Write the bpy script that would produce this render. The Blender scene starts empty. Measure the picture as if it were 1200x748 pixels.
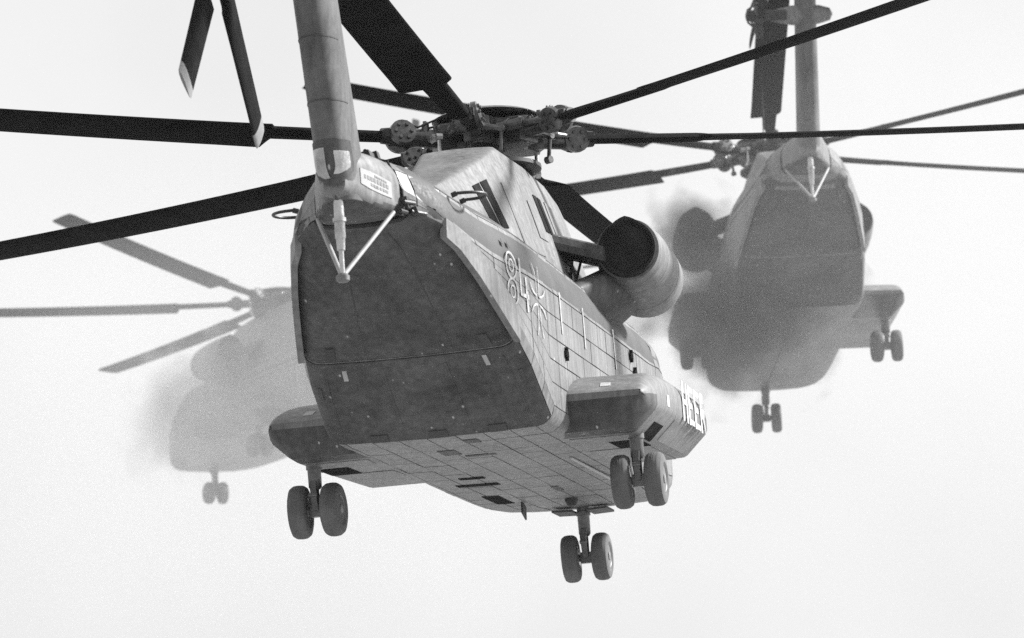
import bpy, math, random
from mathutils import Matrix, Vector
from bisect import bisect_right
random.seed(7)
R = math.radians
scene = bpy.context.scene
col = scene.collection

# ------------------------------------------------------------------ camera
cam_data = bpy.data.cameras.new('camera')
cam_data.sensor_width = 36.0
cam_data.lens = 5760.0 / 1200.0 * 36.0
cam_data.clip_start = 0.5
cam_data.clip_end = 20000.0
cam = bpy.data.objects.new('camera', cam_data)
col.objects.link(cam)
cam.matrix_world = Matrix(((0.99871, 0.0507, 0.0, 0.0),
                           (0.00837, -0.16479, -0.98629, 0.0),
                           (-0.05, 0.98502, -0.165, 1.7),
                           (0, 0, 0, 1)))
scene.camera = cam
cam_data.dof.use_dof = True             # the lens is focused on the near machine
cam_data.dof.focus_distance = 61.0
cam_data.dof.aperture_fstop = 2.4

# ------------------------------------------------------------------ sky (grey: the film is black and white)
SUN_EL, SUN_AZ = 33.0, 72.0          # degrees; azimuth measured from +Y (view direction) towards +X
world = bpy.data.worlds.new('World')
scene.world = world
world.use_nodes = True
wn, wl = world.node_tree.nodes, world.node_tree.links
wn.clear()
w_out = wn.new('ShaderNodeOutputWorld')
w_bg = wn.new('ShaderNodeBackground')
w_sky = wn.new('ShaderNodeTexSky')
w_sky.sky_type = 'NISHITA'
w_sky.sun_disc = False
w_sky.sun_elevation = R(SUN_EL)
w_sky.sun_rotation = R(SUN_AZ)
w_sky.air_density = 1.0
w_sky.dust_density = 6.0
w_sky.ozone_density = 1.0
w_bw = wn.new('ShaderNodeRGBToBW')
w_mix = wn.new('ShaderNodeMix')       # an even veil of high cloud over the clear sky
w_mix.data_type = 'FLOAT'
w_mix.inputs[0].default_value = 0.78
w_mix.inputs[3].default_value = 5.5
wl.new(w_sky.outputs[0], w_bw.inputs[0])
wl.new(w_bw.outputs[0], w_mix.inputs[2])
w_tc = wn.new('ShaderNodeTexCoord')      # the veil is a little uneven
w_nz = wn.new('ShaderNodeTexNoise'); w_nz.inputs['Scale'].default_value = 9.0; w_nz.inputs['Detail'].default_value = 4
w_mr = wn.new('ShaderNodeMapRange'); w_mr.inputs[3].default_value = 0.94; w_mr.inputs[4].default_value = 1.06
w_mr.inputs[1].default_value = 0.3; w_mr.inputs[2].default_value = 0.7
w_mu = wn.new('ShaderNodeMath'); w_mu.operation = 'MULTIPLY'
wl.new(w_tc.outputs['Generated'], w_nz.inputs[0]); wl.new(w_nz.outputs[0], w_mr.inputs[0])
wl.new(w_mix.outputs[0], w_mu.inputs[0]); wl.new(w_mr.outputs[0], w_mu.inputs[1])
wl.new(w_mu.outputs[0], w_bg.inputs[0])
w_bg.inputs[1].default_value = 0.09
wl.new(w_bg.outputs[0], w_out.inputs[0])

# ------------------------------------------------------------------ sun
sun_data = bpy.data.lights.new('sun', 'SUN')
sun_data.energy = 5.0
sun_data.angle = R(6.0)
sun = bpy.data.objects.new('sun', sun_data)
col.objects.link(sun)
sd = Vector((math.sin(R(SUN_AZ)) * math.cos(R(SUN_EL)), math.cos(R(SUN_AZ)) * math.cos(R(SUN_EL)), math.sin(R(SUN_EL))))
sun.rotation_euler = sd.to_track_quat('Z', 'Y').to_euler()
sun.location = sd * 200

# ------------------------------------------------------------------ exposure
vs = scene.view_settings
vs.view_transform = 'Standard'
vs.look = 'None'
vs.exposure = 1.0
vs.gamma = 1.0
vs.use_curve_mapping = False
scene.cycles.use_denoising = False      # the film's grain stays
scene.cycles.volume_bounces = 1
scene.cycles.max_bounces = 5
scene.cycles.volume_step_rate = 1.4

# ================================================================== materials
MATS = {}
def material(name, value, rough=0.5, metal=0.0, var=0.25, scale=2.0, streak=0.0, bump=0.0, fine=0.12, spec=0.5, panel=0.0, chips=0.0):
    m = bpy.data.materials.new(name)
    m.use_nodes = True
    n, l = m.node_tree.nodes, m.node_tree.links
    b = n['Principled BSDF']
    tc = n.new('ShaderNodeTexCoord')
    mp = n.new('ShaderNodeMapping')
    l.new(tc.outputs['Object'], mp.inputs[0])
    big = n.new('ShaderNodeTexNoise'); big.inputs['Scale'].default_value = scale
    big.inputs['Detail'].default_value = 6; big.inputs['Roughness'].default_value = 0.65
    l.new(mp.outputs[0], big.inputs[0])
    sm = n.new('ShaderNodeTexNoise'); sm.inputs['Scale'].default_value = scale * 14
    sm.inputs['Detail'].default_value = 4
    l.new(mp.outputs[0], sm.inputs[0])
    def ramp_of(src, amount):
        r = n.new('ShaderNodeMapRange')
        r.inputs[1].default_value = 0.3; r.inputs[2].default_value = 0.7
        r.inputs[3].default_value = 1 - amount; r.inputs[4].default_value = 1 + amount
        l.new(src, r.inputs[0]); return r.outputs[0]
    def mul(a, c):
        k = n.new('ShaderNodeMath'); k.operation = 'MULTIPLY'
        l.new(a, k.inputs[0])
        if isinstance(c, float): k.inputs[1].default_value = c
        else: l.new(c, k.inputs[1])
        return k.outputs[0]
    v = mul(ramp_of(big.outputs[0], var), ramp_of(sm.outputs[0], fine))
    if streak > 0:                                   # dirt run down from seams: noise stretched along z
        mp2 = n.new('ShaderNodeMapping'); mp2.inputs['Scale'].default_value = (7, 7, 0.7)
        l.new(tc.outputs['Object'], mp2.inputs[0])
        st = n.new('ShaderNodeTexNoise'); st.inputs['Scale'].default_value = 1.6; st.inputs['Detail'].default_value = 5
        l.new(mp2.outputs[0], st.inputs[0])
        v = mul(v, ramp_of(st.outputs[0], streak))
    if panel > 0:                                    # each plate was painted and patched in its own tone
        oi = n.new('ShaderNodeObjectInfo'); pr = n.new('ShaderNodeMapRange')
        pr.inputs[3].default_value = 1 - panel; pr.inputs[4].default_value = 1 + panel
        l.new(oi.outputs['Random'], pr.inputs[0]); v = mul(v, pr.outputs[0])
    v = mul(v, float(value))
    if chips > 0:                                    # small pale chips and scratches
        vo = n.new('ShaderNodeTexVoronoi'); vo.inputs['Scale'].default_value = 5.5
        mpc = n.new('ShaderNodeMapping'); mpc.inputs['Scale'].default_value = (1.0, 1.7, 0.7); mpc.inputs['Rotation'].default_value = (0.4, 0.3, 0.7)
        l.new(tc.outputs['Object'], mpc.inputs[0]); l.new(mpc.outputs[0], vo.inputs[0])
        cr = n.new('ShaderNodeMapRange'); cr.inputs[1].default_value = 0.09; cr.inputs[2].default_value = 0.16; cr.inputs[3].default_value = 1.0; cr.inputs[4].default_value = 0.0
        l.new(vo.outputs['Distance'], cr.inputs[0])
        gt = n.new('ShaderNodeMath'); gt.operation = 'GREATER_THAN'; gt.inputs[1].default_value = 1 - chips
        sx = n.new('ShaderNodeSeparateXYZ'); l.new(vo.outputs['Color'], sx.inputs[0]); l.new(sx.outputs[0], gt.inputs[0])
        ch_ = mul(cr.outputs[0], gt.outputs[0])
        ad = n.new('ShaderNodeMath'); ad.operation = 'MULTIPLY_ADD'; ad.inputs[1].default_value = 0.28
        l.new(ch_, ad.inputs[0]); l.new(v, ad.inputs[2]); v = ad.outputs[0]
    l.new(v, b.inputs['Base Color'])
    rr = n.new('ShaderNodeMapRange')
    rr.inputs[1].default_value = 0.3; rr.inputs[2].default_value = 0.7
    rr.inputs[3].default_value = max(0.05, rough - 0.1); rr.inputs[4].default_value = min(1, rough + 0.12)
    l.new(sm.outputs[0], rr.inputs[0]); l.new(rr.outputs[0], b.inputs['Roughness'])
    b.inputs['Metallic'].default_value = metal
    b.inputs['Specular IOR Level'].default_value = spec
    if bump > 0:
        bp = n.new('ShaderNodeBump'); bp.inputs['Strength'].default_value = bump; bp.inputs['Distance'].default_value = 0.02
        l.new(big.outputs[0], bp.inputs['Height']); l.new(bp.outputs[0], b.inputs['Normal'])
    MATS[name] = m
    return m

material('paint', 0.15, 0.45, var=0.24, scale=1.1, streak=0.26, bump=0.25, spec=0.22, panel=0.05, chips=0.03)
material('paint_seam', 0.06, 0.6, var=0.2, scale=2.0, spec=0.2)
material('ramp_and_shade_paint', 0.07, 0.55, var=0.4, scale=1.3, bump=0.3, spec=0.12, streak=0.25, chips=0.24)  # ramp's dark paint; also paints shade on sponson wedges and engine pylons
material('pylon_paint', 0.10, 0.5, var=0.28, scale=1.2, streak=0.2, bump=0.2, spec=0.15)
material('blade', 0.011, 0.75, var=0.45, scale=2.5, streak=0.2, spec=0.02)
material('soot', 0.024, 0.85, var=0.5, scale=3, spec=0.08)
material('rubber', 0.115, 0.85, var=0.25, scale=5, spec=0.2)
material('rim', 0.16, 0.45, var=0.25, scale=6)
material('gear_metal', 0.13, 0.4, metal=0.3, var=0.35, scale=6)
material('hub_metal', 0.085, 0.3, metal=0.6, var=0.75, scale=6)
material('hub_dark', 0.02, 0.5, metal=0.2, var=0.5, scale=6)
material('bright_metal', 0.45, 0.3, metal=0.85, var=0.45, scale=2.5, fine=0.1)
material('white_mark', 0.40, 0.55, var=0.4, scale=6)
material('worn_mark', 0.30, 0.6, var=0.6, scale=9, fine=0.3)
material('blade_tip', 0.16, 0.6, var=0.2, scale=4)
material('grey_mark', 0.34, 0.6, var=0.15, scale=6)
material('notice_paint', 0.27, 0.6, var=0.15, scale=6)
material('notice_print', 0.14, 0.6, var=0.2, scale=6)
material('dark_hole', 0.024, 0.8, var=0.4, scale=4, spec=0.0)
material('ground', 0.27, 0.9, var=0.35, scale=0.02, spec=0.2)

def glass_mat():
    m = bpy.data.materials.new('cockpit_glass'); m.use_nodes = True
    b = m.node_tree.nodes['Principled BSDF']
    b.inputs['Base Color'].default_value = (0.02, 0.02, 0.02, 1); b.inputs['Roughness'].default_value = 0.08
    MATS['glass'] = m
glass_mat()

# ================================================================== mesh helpers
class MB:
    """collects polygons; build() links them as ONE mesh object"""
    def __init__(s): s.v = []; s.f = []; s.mi = []; s.cur = 0
    def add(s, verts, faces):
        o = len(s.v)
        s.v += [tuple(p) for p in verts]
        s.f += [tuple(i + o for i in f) for f in faces]
        s.mi += [s.cur] * len(faces)
    def box(s, c, size, rot=None):
        hx, hy, hz = size[0] / 2, size[1] / 2, size[2] / 2
        vs_ = [Vector((x, y, z)) for x in (-hx, hx) for y in (-hy, hy) for z in (-hz, hz)]
        if rot is not None: vs_ = [rot @ p for p in vs_]
        s.add([p + Vector(c) for p in vs_], [(0, 1, 3, 2), (4, 6, 7, 5), (0, 4, 5, 1), (2, 3, 7, 6), (0, 2, 6, 4), (1, 5, 7, 3)])
    def rings(s, rings, closed=True, cap=True):
        n = len(rings[0]); vs_ = [p for r in rings for p in r]; fs = []
        for i in range(len(rings) - 1):
            for j in range(n if closed else n - 1):
                k = (j + 1) % n
                fs.append((i * n + j, i * n + k, (i + 1) * n + k, (i + 1) * n + j))
        if cap and closed:
            fs.append(tuple(range(n - 1, -1, -1))); b = (len(rings) - 1) * n
            fs.append(tuple(range(b, b + n)))
        s.add(vs_, fs)
    def tube(s, pts, rad, n=10, cap=True):
        pts = [Vector(p) for p in pts]
        rads = rad if isinstance(rad, (list, tuple)) else [rad] * len(pts)
        rings = []
        for i, p in enumerate(pts):
            d = (pts[min(i + 1, len(pts) - 1)] - pts[max(i - 1, 0)]).normalized()
            a = Vector((0, 0, 1)) if abs(d.z) < 0.9 else Vector((1, 0, 0))
            u = d.cross(a).normalized(); w = d.cross(u)
            rings.append([p + rads[i] * (math.cos(2 * math.pi * k / n) * u + math.sin(2 * math.pi * k / n) * w) for k in range(n)])
        s.rings(rings, True, cap)
    def revolve(s, prof, origin, axis, n=28):
        """prof: list of (along, radius)"""
        ax = Vector(axis).normalized()
        a = Vector((0, 0, 1)) if abs(ax.z) < 0.9 else Vector((1, 0, 0))
        u = ax.cross(a).normalized(); w = ax.cross(u)
        o = Vector(origin)
        rings = [[o + ax * t + max(r, 1e-4) * (math.cos(2 * math.pi * k / n) * u + math.sin(2 * math.pi * k / n) * w) for k in range(n)] for t, r in prof]
        s.rings(rings, True, True)
    def build(s, name, mats, parent=None, sharp=35, smooth=True):
        me = bpy.data.meshes.new(name)
        me.from_pydata(s.v, [], s.f)
        if isinstance(mats, str): mats = [mats]
        for m in mats: me.materials.append(MATS[m])
        if len(mats) > 1: me.polygons.foreach_set('material_index', s.mi)
        me.validate(); me.update()
        fix_normals(me)
        if smooth:
            me.shade_smooth()
            me.set_sharp_from_angle(angle=R(sharp))
        o = bpy.data.objects.new(name, me)
        col.objects.link(o)
        if parent is not None: o.parent = parent
        return o

import bmesh
def fix_normals(me):
    bm = bmesh.new(); bm.from_mesh(me)
    bmesh.ops.recalc_face_normals(bm, faces=bm.faces[:])
    bm.to_mesh(me); bm.free()

def tag(o, label=None, cat=None, group=None, kind=None):
    if label: o['label'] = label
    if cat: o['category'] = cat
    if group: o['group'] = group
    if kind: o['kind'] = kind
    return o

def interp(tab, x):
    """tab: rows (x, a, b, ...) with rising x -> linear row"""
    xs = [r[0] for r in tab]
    if x <= xs[0]: return tab[0][1:]
    if x >= xs[-1]: return tab[-1][1:]
    i = bisect_right(xs, x) - 1
    t = (x - xs[i]) / (xs[i + 1] - xs[i])
    return tuple(a + (b - a) * t for a, b in zip(tab[i][1:], tab[i + 1][1:]))

def part_empty(name, parent, loc=(0, 0, 0)):
    o = bpy.data.objects.new(name, None); col.objects.link(o); o.parent = parent; o.location = loc
    o.empty_display_size = 0.3
    return o

# ================================================================== the setting
g = MB()
G = 4000
NG = 24
gv = [(-G + 2 * G * i / NG, -G + 2 * G * j / NG, random.uniform(-0.15, 0.0)) for j in range(NG + 1) for i in range(NG + 1)]
gf = [(j * (NG + 1) + i, j * (NG + 1) + i + 1, (j + 1) * (NG + 1) + i + 1, (j + 1) * (NG + 1) + i) for j in range(NG) for i in range(NG)]
g.add(gv, gf)
ground = g.build('ground', 'ground')
tag(ground, 'flat dry airfield ground below the helicopters', 'ground', kind='structure')

# ================================================================== helicopter: fuselage surface
# x forward from the rotor mast, y to port, z up from the wheels
#        x     half-w  zbot  ztop   rbot  rtop
SEC = [(-10.50, 0.12, 2.95, 3.30, 0.10, 0.10),
       (-10.30, 0.20, 2.90, 3.42, 0.16, 0.16),
       (-9.9, 0.31, 2.86, 3.48, 0.12, 0.24),
       (-9.5, 0.41, 2.84, 3.50, 0.12, 0.32),
       (-9.22, 0.47, 2.82, 3.50, 0.14, 0.36),
       (-9.02, 0.60, 2.79, 3.50, 0.18, 0.45),
       (-8.8, 0.77, 2.70, 3.50, 0.24, 0.58),
       (-8.55, 0.90, 2.57, 3.47, 0.24, 0.70),
       (-8.0, 1.04, 2.27, 3.42, 0.24, 0.80),
       (-7.5, 1.14, 1.98, 3.37, 0.24, 0.84),
       (-6.85, 1.26, 1.62, 3.33, 0.24, 0.86),
       (-6.3, 1.32, 1.33, 3.31, 0.24, 0.86),
       (-5.35, 1.35, 0.84, 3.30, 0.22, 0.86),
       (-5.0, 1.35, 0.83, 3.30, 0.22, 0.86),
       (3.0, 1.35, 0.82, 3.24, 0.22, 0.80),
       (4.2, 1.33, 0.82, 3.10, 0.24, 0.60),
       (5.0, 1.27, 0.84, 2.72, 0.28, 0.55),
       (5.7, 1.12, 0.88, 2.36, 0.34, 0.50),
       (6.3, 0.90, 0.98, 2.10, 0.36, 0.42),
       (6.7, 0.62, 1.14, 1.90, 0.30, 0.34),
       (6.9, 0.25, 1.36, 1.68, 0.14, 0.16)]
NB, NA, NS, NT, NC = 4, 6, 6, 8, 4
def surf(x, v):
    """point on the skin: v 0..1 belly, 1..2 lower corner, 2..3 side, 3..4 upper corner, 4..5 roof; negative v is port"""
    w, zb, zt, rb, rt = interp(SEC, x)
    sg = -1 if v >= 0 else 1
    a = abs(v)
    if a <= 1: y, z = (w - rb) * a, zb - 0.02 * (1 - a * a)
    elif a <= 2:
        t = (a - 1) * math.pi / 2; y, z = w - rb + rb * math.sin(t), zb + rb - rb * math.cos(t)
    elif a <= 3: y, z = w, zb + rb + (zt - rt - zb - rb) * (a - 2)
    elif a <= 4:
        t = (a - 3) * math.pi / 2; y, z = w - rt + rt * math.cos(t), zt - rt + rt * math.sin(t)
    else: y, z = (w - rt) * (5 - a), zt + 0.03 * (1 - (5 - a) ** 2)
    return Vector((x, sg * y, z))
def skin_normal(x, v):
    e = 0.01
    a = surf(x + e, v) - surf(x - e, v); b = surf(x, v + e) - surf(x, v - e)
    n = a.cross(b)
    if n.length < 1e-9: return Vector((0, 0, 1))
    n.normalize()
    c = surf(x, v) - Vector((x, 0, (surf(x, 0).z + surf(x, 5).z) / 2))
    return n if n.dot(c) > 0 else -n
def side_point(x, z, sg=1, off=0.0):
    """point on the flat side at height z (sg 1 starboard)"""
    w, zb, zt, rb, rt = interp(SEC, x)
    v = 2 + (z - zb - rb) / (zt - rt - zb - rb)
    if v > 3:
        s_ = min(1.0, (z - (zt - rt)) / rt); v = 3 + math.asin(s_) / (math.pi / 2)
    return surf(x, sg * v) + skin_normal(x, sg * v) * off

def patch(mb, x0, x1, v0, v1, nx, nv, off, depth=0.03):
    """a raised plate following the skin"""
    top = []; bot = []
    for i in range(nx + 1):
        x = x0 + (x1 - x0) * i / nx
        for j in range(nv + 1):
            v = v0 + (v1 - v0) * j / nv
            p = surf(x, v); n = skin_normal(x, v)
            top.append(p + n * off); bot.append(p + n * (off - depth))
    k = nv + 1; N = len(top)
    fs = []
    for i in range(nx):
        for j in range(nv):
            a = i * k + j
            fs.append((a, a + 1, a + k + 1, a + k))
    loop = [j for j in range(k)] + [i * k + nv for i in range(1, nx + 1)] + [nx * k + j for j in range(nv - 1, -1, -1)] + [i * k for i in range(nx - 1, 0, -1)]
    for a, b in zip(loop, loop[1:] + loop[:1]): fs.append((a, b, b + N, a + N))
    mb.add(top + bot, fs)

def strip(mb, pts, width, thick, normal):
    """a flat painted stroke along pts"""
    pts = [Vector(p) for p in pts]; n = Vector(normal).normalized()
    L, Rr = [], []
    for i, p in enumerate(pts):
        d = (pts[min(i + 1, len(pts) - 1)] - pts[max(i - 1, 0)]).normalized()
        s_ = d.cross(n).normalized() * width / 2
        L.append(p + s_); Rr.append(p - s_)
    vs_ = []; fs = []
    for a, b in zip(L, Rr): vs_ += [a + n * thick, b + n * thick, b, a]
    for i in range(len(pts) - 1):
        o = i * 4
        for j in range(4):
            k = (j + 1) % 4
            fs.append((o + j, o + k, o + 4 + k, o + 4 + j))
    fs += [(0, 1, 2, 3), tuple(len(vs_) - 4 + j for j in (3, 2, 1, 0))]
    mb.add(vs_, fs)

FULL_V = ([j / NB for j in range(NB)] + [1 + j / NA for j in range(NA)] + [2 + j / NS for j in range(NS)]
          + [3 + j / NT for j in range(NT)] + [4 + j / NC for j in range(NC + 1)])
def make_fuselage(parent):
    mb = MB()
    xs = []
    for a, b in zip(SEC, SEC[1:]):
        n = max(1, int((b[0] - a[0]) / 0.45))
        xs += [a[0] + (b[0] - a[0]) * i / n for i in range(n)]
    xs.append(SEC[-1][0])
    xs = [x for x in xs if x >= -9.2]
    vloop = FULL_V + [-v for v in reversed(FULL_V[1:-1])]
    mb.rings([[surf(x, v) for v in vloop] for x in xs])
    return mb.build('fuselage', 'paint_seam', parent, 25)

def make_boom(parent):
    mb = MB()
    xs = [-10.50, -10.4, -10.3, -10.1, -9.9, -9.7, -9.5, -9.27]
    vloop = FULL_V + [-v for v in reversed(FULL_V[1:-1])]
    mb.rings([[surf(x, v) + (skin_normal(x, v) * 0.012 if x > -10.45 else Vector()) for v in vloop] for x in xs])
    for i_, p_ in enumerate(mb.f):
        if max(mb.v[k][2] for k in p_) < 2.94: mb.mi[i_] = 1  # underside faces take the darker material
    return mb.build('tail_boom', ['paint', 'ramp_and_shade_paint'], parent, 25)

# cross-section of the fairing round the gearbox: x, top half-width, top z, base half-width
DOG = [(-6.6, 0.16, 3.52, 0.45), (-5.6, 0.24, 3.74, 0.62), (-4.6, 0.31, 4.02, 0.76), (-3.6, 0.40, 4.32, 0.86), (-2.75, 0.47, 4.60, 0.90),
       (-1.0, 0.50, 4.63, 0.98), (0.5, 0.52, 4.60, 0.95), (1.6, 0.50, 4.52, 0.90), (2.6, 0.44, 4.25, 0.85), (3.6, 0.36, 3.75, 0.80), (4.5, 0.26, 3.15, 0.7)]
DZ = 3.0
def dog(x, u):
    """u -1 port base .. 0 top .. 1 starboard base"""
    a, zt, b = interp(DOG, x)
    sg = -1 if u >= 0 else 1
    t = abs(u)
    if t < 0.3: y = a * t / 0.3 * 0.85; z = zt + 0.015 * (1 - (t / 0.3) ** 2)
    elif t < 0.42:
        k = (t - 0.3) / 0.12; y = a * (0.85 + 0.15 * math.sin(k * math.pi / 2)) + 0.02 * k; z = zt - 0.07 * (1 - math.cos(k * math.pi / 2))
    else:
        k = (t - 0.42) / 0.58
        y = a + 0.02 + (b - a) * (k ** 0.85); z = zt - 0.07 + (DZ - zt + 0.07) * k
    return Vector((x, sg * y, z))
def dog_normal(x, u):
    e = 0.01
    n = (dog(x + e, u) - dog(x - e, u)).cross(dog(x, u + e) - dog(x, u - e)).normalized()
    return n if n.z > 0 or n.y * u < 0 else -n

def make_doghouse(parent, detail):
    mb = MB()
    us = [i / 20 for i in range(0, 6)] + [0.3, 0.34, 0.38, 0.42] + [0.42 + 0.58 * i / 8 for i in range(1, 9)]
    us = [-u for u in reversed(us[1:])] + us
    xs = []
    for a, b in zip(DOG, DOG[1:]): xs += [a[0], (a[0] + b[0]) / 2]
    xs.append(DOG[-1][0])
    mb.rings([[dog(x, u) for u in us] for x in xs])
    d = mb.build('rotor_fairing', 'paint', parent, 30)
    for sg in ((1, -1) if detail else ()):
        for (xa, xb, ua, ub, nsl) in ((-4.4, -3.75, 0.50, 0.80, 2), (-1.35, -0.85, 0.56, 0.74, 2)):
            m = MB()
            w = (xb - xa - 0.07 * (nsl - 1)) / nsl
            for i in range(nsl):
                a = xa + i * (w + 0.07)
                q = [(a, ua), (a + w, ua), (a + w, ub), (a, ub)]
                top = [dog(x, sg * u) + dog_normal(x, sg * u) * 0.012 for x, u in q]
                bot = [dog(x, sg * u) - dog_normal(x, sg * u) * 0.02 for x, u in q]
                m.add(top + bot, [(0, 1, 2, 3), (0, 1, 5, 4), (1, 2, 6, 5), (2, 3, 7, 6), (3, 0, 4, 7)])
            m.build('vent_grille', 'dark_hole', d, smooth=False)
        # hatch outlines on the flank
        for (xa, xb, ua, ub) in ((-3.2, -2.1, 0.55, 0.9), (-2.0, -1.5, 0.62, 0.8), (-0.5, 0.4, 0.55, 0.85)):
            m = MB()
            q = [(xa, ua), (xb, ua), (xb, ub), (xa, ub)]
            top = [dog(x, sg * u) + dog_normal(x, sg * u) * 0.012 for x, u in q]
            bot = [dog(x, sg * u) - dog_normal(x, sg * u) * 0.02 for x, u in q]
            m.add(top + bot, [(0, 1, 2, 3), (0, 1, 5, 4), (1, 2, 6, 5), (2, 3, 7, 6), (3, 0, 4, 7)])
            m.build('access_panel', 'paint', d, smooth=False)
    return d

# ------------------------------------------------------------------ sponson
# x, crease/top z, bottom z, outer half-span, corner size
def spon_sec(x, sg):
    tab = [(-4.34, 1.27, 1.20, 2.24, 0.05), (-4.25, 1.32, 1.04, 2.28, 0.10), (-4.05, 1.40, 0.86, 2.31, 0.16), (-3.7, 1.50, 0.83, 2.34, 0.24),
           (-3.1, 1.60, 0.82, 2.35, 0.26), (-2.2, 1.64, 0.83, 2.36, 0.26), (0.3, 1.66, 0.88, 2.36, 0.26), (0.75, 1.63, 0.93, 2.34, 0.25),
           (1.0, 1.56, 0.98, 2.25, 0.2), (1.2, 1.45, 1.05, 2.05, 0.15), (1.4, 1.30, 1.14, 1.65, 0.06)]
    zt, zb, w, c = interp(tab, x)
    h = zt - zb
    ch = min(0.31, h * 0.40)                      # the lower outer chamfer
    pts = [(1.15, zb), (w - ch * 1.15, zb), (w - ch * 1.0, zb + 0.02), (w - 0.03, zb + ch - 0.02), (w, zb + ch + 0.04)]
    c = min(c, h * 0.45)
    for i in range(7):
        t = i / 6 * math.pi / 2
        pts.append((w - c + c * math.cos(t), zt - c + c * math.sin(t)))
    pts += [(1.15, zt + 0.02)]
    return [Vector((x, -sg * y, z)) for y, z in pts]

def make_sponson(parent, sg, detail):
    mb = MB()
    mb.rings([spon_sec(x, sg) for x in (-4.34, -4.3, -4.25, -4.15, -4.05, -3.9, -3.7, -3.4, -3.1, -2.6, -2.2, -1.4, -0.6, 0.3, 0.55, 0.75, 0.88, 1.0, 1.1, 1.2, 1.3, 1.4)])
    for i_, p_ in enumerate(mb.f):                    # shade painted into the wedge under the trailing edge
        c_ = sum((Vector(mb.v[k]) for k in p_), Vector()) / len(p_)
        if c_.x < -3.72 and c_.z < 1.23 and len(p_) == 4: mb.mi[i_] = 1
    s_ = mb.build('sponson', ['paint', 'ramp_and_shade_paint'], parent, 28)
    if detail:
        def spt(x, k, off):
            P_ = spon_sec(x, sg); i = min(int(k), len(P_) - 2)
            p = P_[i].lerp(P_[i + 1], k - i)
            d = P_[i + 1] - P_[i]; nn = Vector((0, d.z, -d.y)).normalized()
            if nn.dot(p - Vector((x, -sg * 1.6, 1.2))) < 0: nn = -nn
            return p + nn * off
        def plate(name, mt, x0, x1, ks, off, nx=4):
            mb2 = MB(); k = len(ks); top = []; bot = []
            for i in range(nx + 1):
                x = x0 + (x1 - x0) * i / nx
                for q in ks: top.append(spt(x, q, off)); bot.append(spt(x, q, off - .02))
            N = len(top)
            fs = [(i * k + j, i * k + j + 1, (i + 1) * k + j + 1, (i + 1) * k + j) for i in range(nx) for j in range(k - 1)]
            loop = list(range(k)) + [i * k + k - 1 for i in range(1, nx + 1)] + [nx * k + j for j in range(k - 2, -1, -1)] + [i * k for i in range(nx - 1, 0, -1)]
            fs += [(p_, q_, q_ + N, p_ + N) for p_, q_ in zip(loop, loop[1:] + loop[:1])]
            mb2.add(top + bot, fs); return mb2.build(name, mt, s_, 40)
        plate('wheel_well', 'dark_hole', -3.05, -2.05, [0.55, 0.99], .007)
        plate('wheel_well', 'dark_hole', -3.12, -2.45, [1.6, 2.0, 2.3, 2.6], .007)
        plate('formation_light', 'white_mark', -2.94, -2.76, [4.1, 4.9], .007, 1)
        plate('formation_light', 'white_mark', -4.18, -4.03, [11.30, 11.42], .007, 1)
        for k in range(6):                           # plates on top and below
            plate('skin_panel', 'paint', -2.75 + k * .58, -2.19 + k * .58, [11.02, 11.5, 11.95], .008)
        for x0, x1 in ((-3.6, -3.07), (-2.03, -1.2), (-1.19, -.4), (-.39, .3)):
            plate('skin_panel', 'paint', x0, x1, [0.1, .5, .96], .008)
        for x0, x1 in ((-2.1, -1.2), (-1.19, -.3), (-.29, .6)):
            plate('skin_panel', 'paint', x0, x1, [2.1, 2.5, 2.95], .006)
        if sg > 0:
            letters('HEER', s_, Matrix.Translation((-1.66, -2.364, 1.14)), 2.16, 0.50)
    return s_

GLYPH = {'H': [[(0, 0), (0, 1)], [(1, 0), (1, 1)], [(0, .5), (1, .5)]],
         'E': [[(0, 0), (0, 1)], [(0, 1), (1, 1)], [(0, .5), (.85, .5)], [(0, 0), (1, 0)]],
         'R': [[(0, 0), (0, 1)], [(0, 1), (.75, 1), (1, .88), (1, .62), (.75, .5), (0, .5)], [(.55, .5), (1, 0)]]}
def letters(text, parent, mat, width, height):
    """white block capitals standing on a vertical side; x forward, z up"""
    step = width / len(text)
    for i, ch in enumerate(text):
        mb = MB()
        w = step * 0.62; sw = 0.13
        for st in GLYPH[ch]:
            pts = []
            horiz = abs(st[0][1] - st[-1][1]) < 0.01 and len(st) == 2
            for (a, b) in st: pts.append(mat @ Vector((i * step + sw / 2 + a * w, -0.004 - (0.0006 * GLYPH[ch].index(st)), 0.045 + b * (height - 0.09))))
            if not horiz and len(st) == 2 and st[0][0] == st[1][0]:
                pts[0].z -= 0.045; pts[1].z += 0.045
            if horiz:
                pts[0].x -= sw / 2 if st[0][0] == 0 else 0; pts[1].x += sw / 2 if st[1][0] >= .99 else 0
            strip(mb, pts, sw if not horiz else 0.07, 0.004, (0, -1, 0))
        mb.build('letter', 'white_mark', parent, smooth=False)

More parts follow.
